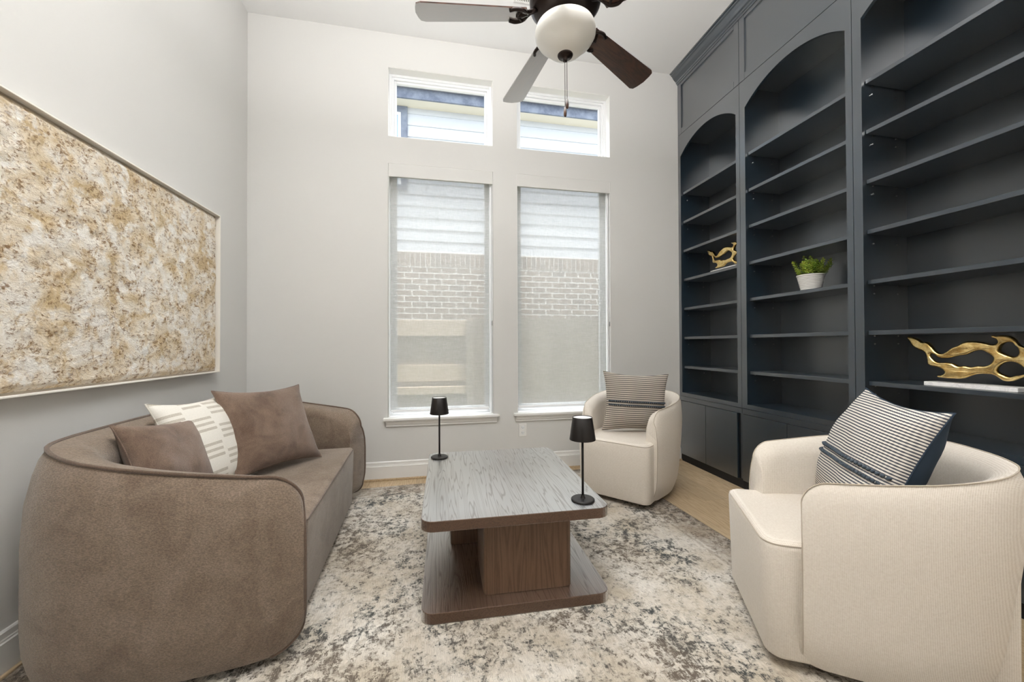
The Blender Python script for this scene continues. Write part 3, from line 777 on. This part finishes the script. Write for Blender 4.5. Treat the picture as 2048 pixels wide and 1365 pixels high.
# ------------------------------------------------------------------ ceiling fan
FCX, FCY, FZ = .603, 1.725, 2.705
fan = thing('ceiling_fan', 'bronze ceiling fan with five walnut blades and a frosted glass bowl light', 'ceiling fan', (FCX, FCY, ZC))
def P(name, bm, m, par=None, smooth=True, loc=None):
    q = link(name, bm, m, par or fan, smooth=smooth)
    if not par: q.location = loc or (0, 0, FZ-ZC)
    if smooth: q.data.set_sharp_from_angle(angle=R(40))
    return q
P('ceiling_canopy', lathe([(.02, ZC-FZ-.09), (.05, ZC-FZ-.085), (.07, ZC-FZ-.03), (.075, ZC-FZ-.001)], 32), m_bronze)
P('downrod', lathe([(.013, .16), (.013, ZC-FZ-.08)], 16), m_bronze)
mot = P('motor_housing', lathe([(.06, -.01), (.105, .0), (.145, .02), (.165, .045), (.168, .075), (.155, .10), (.11, .125), (.05, .145), (.03, .17), (.02, .18)], 48), m_bronze)
for k in range(30):
    a = 2*PI*k/30
    b = box(.108, .150, -.0035, .0035, -.004, .004); b.transform(Matrix.Rotation(a, 4, 'Z') @ Matrix.Translation((0, 0, .011)) @ Matrix.Rotation(-R(26), 4, 'Y'))
    link('vent_fin', b, m_black, mot)
P('switch_housing', lathe([(.05, -.075), (.062, -.07), (.066, -.03), (.06, -.005), (.07, .0)], 36), m_bronze)
bz = -.065
P('light_bowl', lathe([(r_*.945, bz-.004+(z_-bz)*.84) for r_, z_ in [(.004, bz-.150), (.03, bz-.147), (.06, bz-.136), (.085, bz-.118), (.102, bz-.098), (.118, bz-.080), (.138, bz-.060), (.149, bz-.038), (.151, bz-.018), (.145, bz+.004), (.128, bz+.016), (.10, bz+.022), (.06, bz+.024)]], 56), m_bowl)
P('finial', lathe([(.003, bz-.156), (.010, bz-.152), (.012, bz-.140), (.015, bz-.137), (.034, bz-.130), (.037, bz-.124), (.03, bz-.118)], 28), m_bronze)
for k, (dx, zl) in enumerate(((-.004, bz-.370), (.006, bz-.330))):
    c = P('pull_chain', tube([(dx, -.006, bz-.15), (dx, -.006, zl)], .0014, 6), m_bronze)
    q = link('pull_fob', lathe([(.002, zl-.052), (.007, zl-.046), (.0085, zl-.03), (.005, zl-.008), (.002, zl)], 16, dx, -.006), m_blade, c, smooth=True)
bl0 = None
for k, ang in enumerate((170.8, 100.0, 30.0, -42.5, -115.5)):
    b = bmesh.new(); r0, r1 = .185, .695; pts = []
    for q in range(9): a = -PI/2+PI*q/8; pts.append((r1-.035+.035*math.cos(a)*(1), (.072-.035)*(1 if a > 0 else -1)+.035*math.sin(a)) if abs(a) > .01 else (r1+.006, 0))
    pts = [(r0, .050), (r0-.012, 0), (r0, -.050)]+[(r1-.03, -.073), (r1-.008, -.064), (r1, -.04), (r1+.006, 0), (r1, .04), (r1-.008, .064), (r1-.03, .073)]
    prism(pts, 'z', -.003, .003, b)
    pitch = Matrix.Rotation(R(-13), 4, 'X')
    b.transform(pitch)
    o = link('blade', b, m_blade, fan); o.location = (0, 0, FZ-ZC); o.rotation_euler = (0, 0, R(ang))
    ir = bmesh.new()
    for s in (-1, 1):
        tube(catmull([(.145, 0, .02), (.175, s*.012, .004), (.200, s*.040, -.004), (.235, s*.050, -.006), (.262, s*.040, -.006)], 5), .0085, 8, bm=ir)
    tube([(.12, 0, .03), (.16, 0, .012), (.215, 0, -.006), (.232, 0, -.006)], [.014, .012, .009, .007], 8, bm=ir)
    tube([(.205, -.035, -.006), (.222, -.012, -.006), (.222, .012, -.006), (.205, .035, -.006)], .006, 8, bm=ir)
    ir.transform(pitch)
    link('blade_iron', ir, m_bronze, o, smooth=True)

# ceiling vent
t = thing('ceiling_vent', 'white slotted air vent in the ceiling behind the fan', 'vent', (.705, 2.775, ZC))
link('vent_frame', boxes([(-.10, -.085, -.17, .17, -.006, 0), (.085, .10, -.17, .17, -.006, 0), (-.085, .085, -.17, -.155, -.006, 0), (-.085, .085, .155, .17, -.006, 0)], .001), m_trim, t)
link('vent_backing', box(-.086, .086, -.156, .156, -.0015, -.0005), m_dark_gap, t)
for k in range(12):
    b = box(-.0045, .0045, -.155, .155, -.0008, .0008); b.transform(Matrix.Translation((-.078+k*.0142, 0, -.005)) @ Matrix.Rotation(R(35), 4, 'Y'))
    link('slat', b, m_trim, t)

# ------------------------------------------------------------------ gold sculptures
outer = [(-0.259,0.229),(-0.245,0.23),(-0.21,0.217),(-0.185,0.2),(-0.17,0.2),(-0.15,0.181),(-0.127,0.15),(-0.109,0.142),(-0.087,0.153),(-0.067,0.171),(-0.048,0.182),(-0.024,0.201),(-0.001,0.203),(0.031,0.197),(0.062,0.188),(0.072,0.193),(0.075,0.203),(0.07,0.214),(0.057,0.226),(0.072,0.228),(0.093,0.229),(0.113,0.223),(0.129,0.208),(0.139,0.188),(0.152,0.179),(0.169,0.176),(0.186,0.188),(0.206,0.197),(0.226,0.188),(0.239,0.167),(0.258,0.161),(0.275,0.147),(0.278,0.12),(0.271,0.093),(0.252,0.074),(0.232,0.064),(0.213,0.056),(0.184,0.052),(0.159,0.05),(0.133,0.036),(0.111,0.025),(0.091,0.025),(0.077,0.036),(0.061,0.049),(0.037,0.053),(0.01,0.049),(-0.013,0.037),(-0.034,0.026),(-0.077,0.023),(-0.111,0.024),(-0.126,0.028),(-0.105,0.037),(-0.095,0.05),(-0.105,0.066),(-0.122,0.074),(-0.16,0.087),(-0.164,0.106),(-0.174,0.144),(-0.183,0.153),(-0.204,0.162),(-0.233,0.181),(-0.245,0.201)]
holes = [[(-0.15,0.143),(-0.138,0.141),(-0.115,0.124),(-0.093,0.122),(-0.065,0.128),(-0.044,0.136),(-0.017,0.143),(0.003,0.157),(0.026,0.162),(0.043,0.151),(0.062,0.132),(0.064,0.118),(0.054,0.098),(0.035,0.087),(0.013,0.087),(-0.008,0.081),(-0.028,0.085),(-0.05,0.083),(-0.068,0.094),(-0.093,0.098),(-0.121,0.098),(-0.139,0.111)],[(0.086,0.188),(0.1,0.198),(0.118,0.198),(0.131,0.185),(0.14,0.159),(0.137,0.143),(0.126,0.133),(0.108,0.138),(0.092,0.147),(0.078,0.159),(0.079,0.175)],[(0.099,0.109),(0.117,0.112),(0.138,0.103),(0.153,0.087),(0.162,0.068),(0.151,0.055),(0.129,0.051),(0.107,0.043),(0.091,0.05),(0.075,0.062),(0.073,0.075),(0.082,0.094)],[(0.173,0.147),(0.192,0.16),(0.21,0.151),(0.217,0.13),(0.205,0.111),(0.185,0.116),(0.173,0.129)],[(0.197,0.095),(0.217,0.102),(0.237,0.119),(0.252,0.116),(0.25,0.095),(0.233,0.082),(0.209,0.074)]]
def sculpture(label, loc, rz, s):
    cu = bpy.data.curves.new('sculpt', 'CURVE'); cu.dimensions = '2D'; cu.fill_mode = 'BOTH'
    def S(pts):
        sp = cu.splines.new('BEZIER'); sp.bezier_points.add(len(pts)-1)
        for p, (u, v) in zip(sp.bezier_points, pts):
            p.co = (u, v, 0); p.handle_left_type = p.handle_right_type = 'AUTO'
        sp.use_cyclic_u = True; sp.resolution_u = 5
    S(outer)
    for h_ in holes: S(h_)
    cu.extrude = .003; cu.bevel_depth = .0085; cu.bevel_resolution = 3; cu.offset = -.0075
    tmp = bpy.data.objects.new('tmp', cu); C.objects.link(tmp)
    dg = bpy.context.evaluated_depsgraph_get(); me = bpy.data.meshes.new_from_object(tmp.evaluated_get(dg))
    bpy.data.objects.remove(tmp)
    for v in me.vertices:
        x, y, z = v.co
        n1 = noise.noise(Vector((x*14, y*14, 2.1))); 
        v.co = (x, z*(1.1+.5*n1)+.016*math.sin(x*13)+.010*n1, y)
    t = thing('sculpture', label, 'sculpture', loc, rz, 'gold openwork sculptures on marble bases')
    t.scale = (s, s, s)
    o = link('openwork_figure', me, m_gold, t, loc=(0, 0, .019), smooth=True)
    o.data.set_sharp_from_angle(angle=R(60))
    link('marble_base', box(-.163, .163, -.05, .05, 0, .020, .002, 1), m_marble, t)
sculpture('gold openwork sculpture on a white marble base, on the bookcase shelf behind the nearest armchair', (2.50, 1.368, .936), -PI/2, 1)
sculpture('gold openwork sculpture high on a shelf of the corner bookcase, partly behind its frame', (2.50, 2.94, 1.795), -PI/2, .92)

# ------------------------------------------------------------------ potted plant
t = thing('potted_plant', 'small green succulent in a white ridged pot on the middle bookcase shelf', 'plant', (2.52, 2.19, 1.509))
prof = [(.054, 0)]
for k in range(10):
    z = .008+k*.0098; r = .056+.024*(z/.11); prof += [(r-.004, z), (r+.0015, z+.003), (r+.0015, z+.0065)]
prof += [(.082, .106), (.081, .110), (.075, .110), (.072, .095)]
link('pot', lathe(prof, 40), m_pot, t, smooth=True)
link('soil', lathe([(.073, .092), (.07, .098)], 24), m_soil, t)
rnd = random.Random(3)
for k in range(26):
    a = rnd.uniform(0, 2*PI); rr = .068*math.sqrt(rnd.random()); lean = rr/.068*.68*rnd.uniform(.4, 1.1)
    ln = rnd.uniform(.075, .145)*(1.1-.25*rr/.068); p0 = Vector((rr*math.cos(a)*.8, rr*math.sin(a)*.8, .095))
    d = Vector((math.cos(a)*lean, math.sin(a)*lean, 1)).normalized()
    b = bmesh.new(); p1 = p0+d*ln
    tube([p0, (p0+p1)/2+Vector((0, 0, .003)), p1], [.0022, .002, .0015], 5, bm=b)
    nl = 28
    ax = d.cross(Vector((1, 0, 0))).normalized(); ay = d.cross(ax)
    for q in range(nl):
        f = .25+.75*q/nl; th = q*2.4; rad = (ax*math.cos(th)+ay*math.sin(th)); out = (rad+d*(.05+.9*(f-.25))).normalized()
        c = p0.lerp(p1, f); L_ = .023*(1.1-.3*f); wd = rad.cross(d).normalized()*.0075; up = out.cross(wd).normalized()*.002
        v = [b.verts.new(c), b.verts.new(c+out*L_*.55+wd), b.verts.new(c+out*L_), b.verts.new(c+out*L_*.55-wd), b.verts.new(c+out*L_*.5+up*1.2), b.verts.new(c+out*L_*.5-up*1.2)]
        for tri in ((0, 1, 4), (1, 2, 4), (2, 3, 4), (3, 0, 4), (1, 0, 5), (2, 1, 5), (3, 2, 5), (0, 3, 5)): b.faces.new([v[i] for i in tri])
    link('stem', b, m_leaf, t)
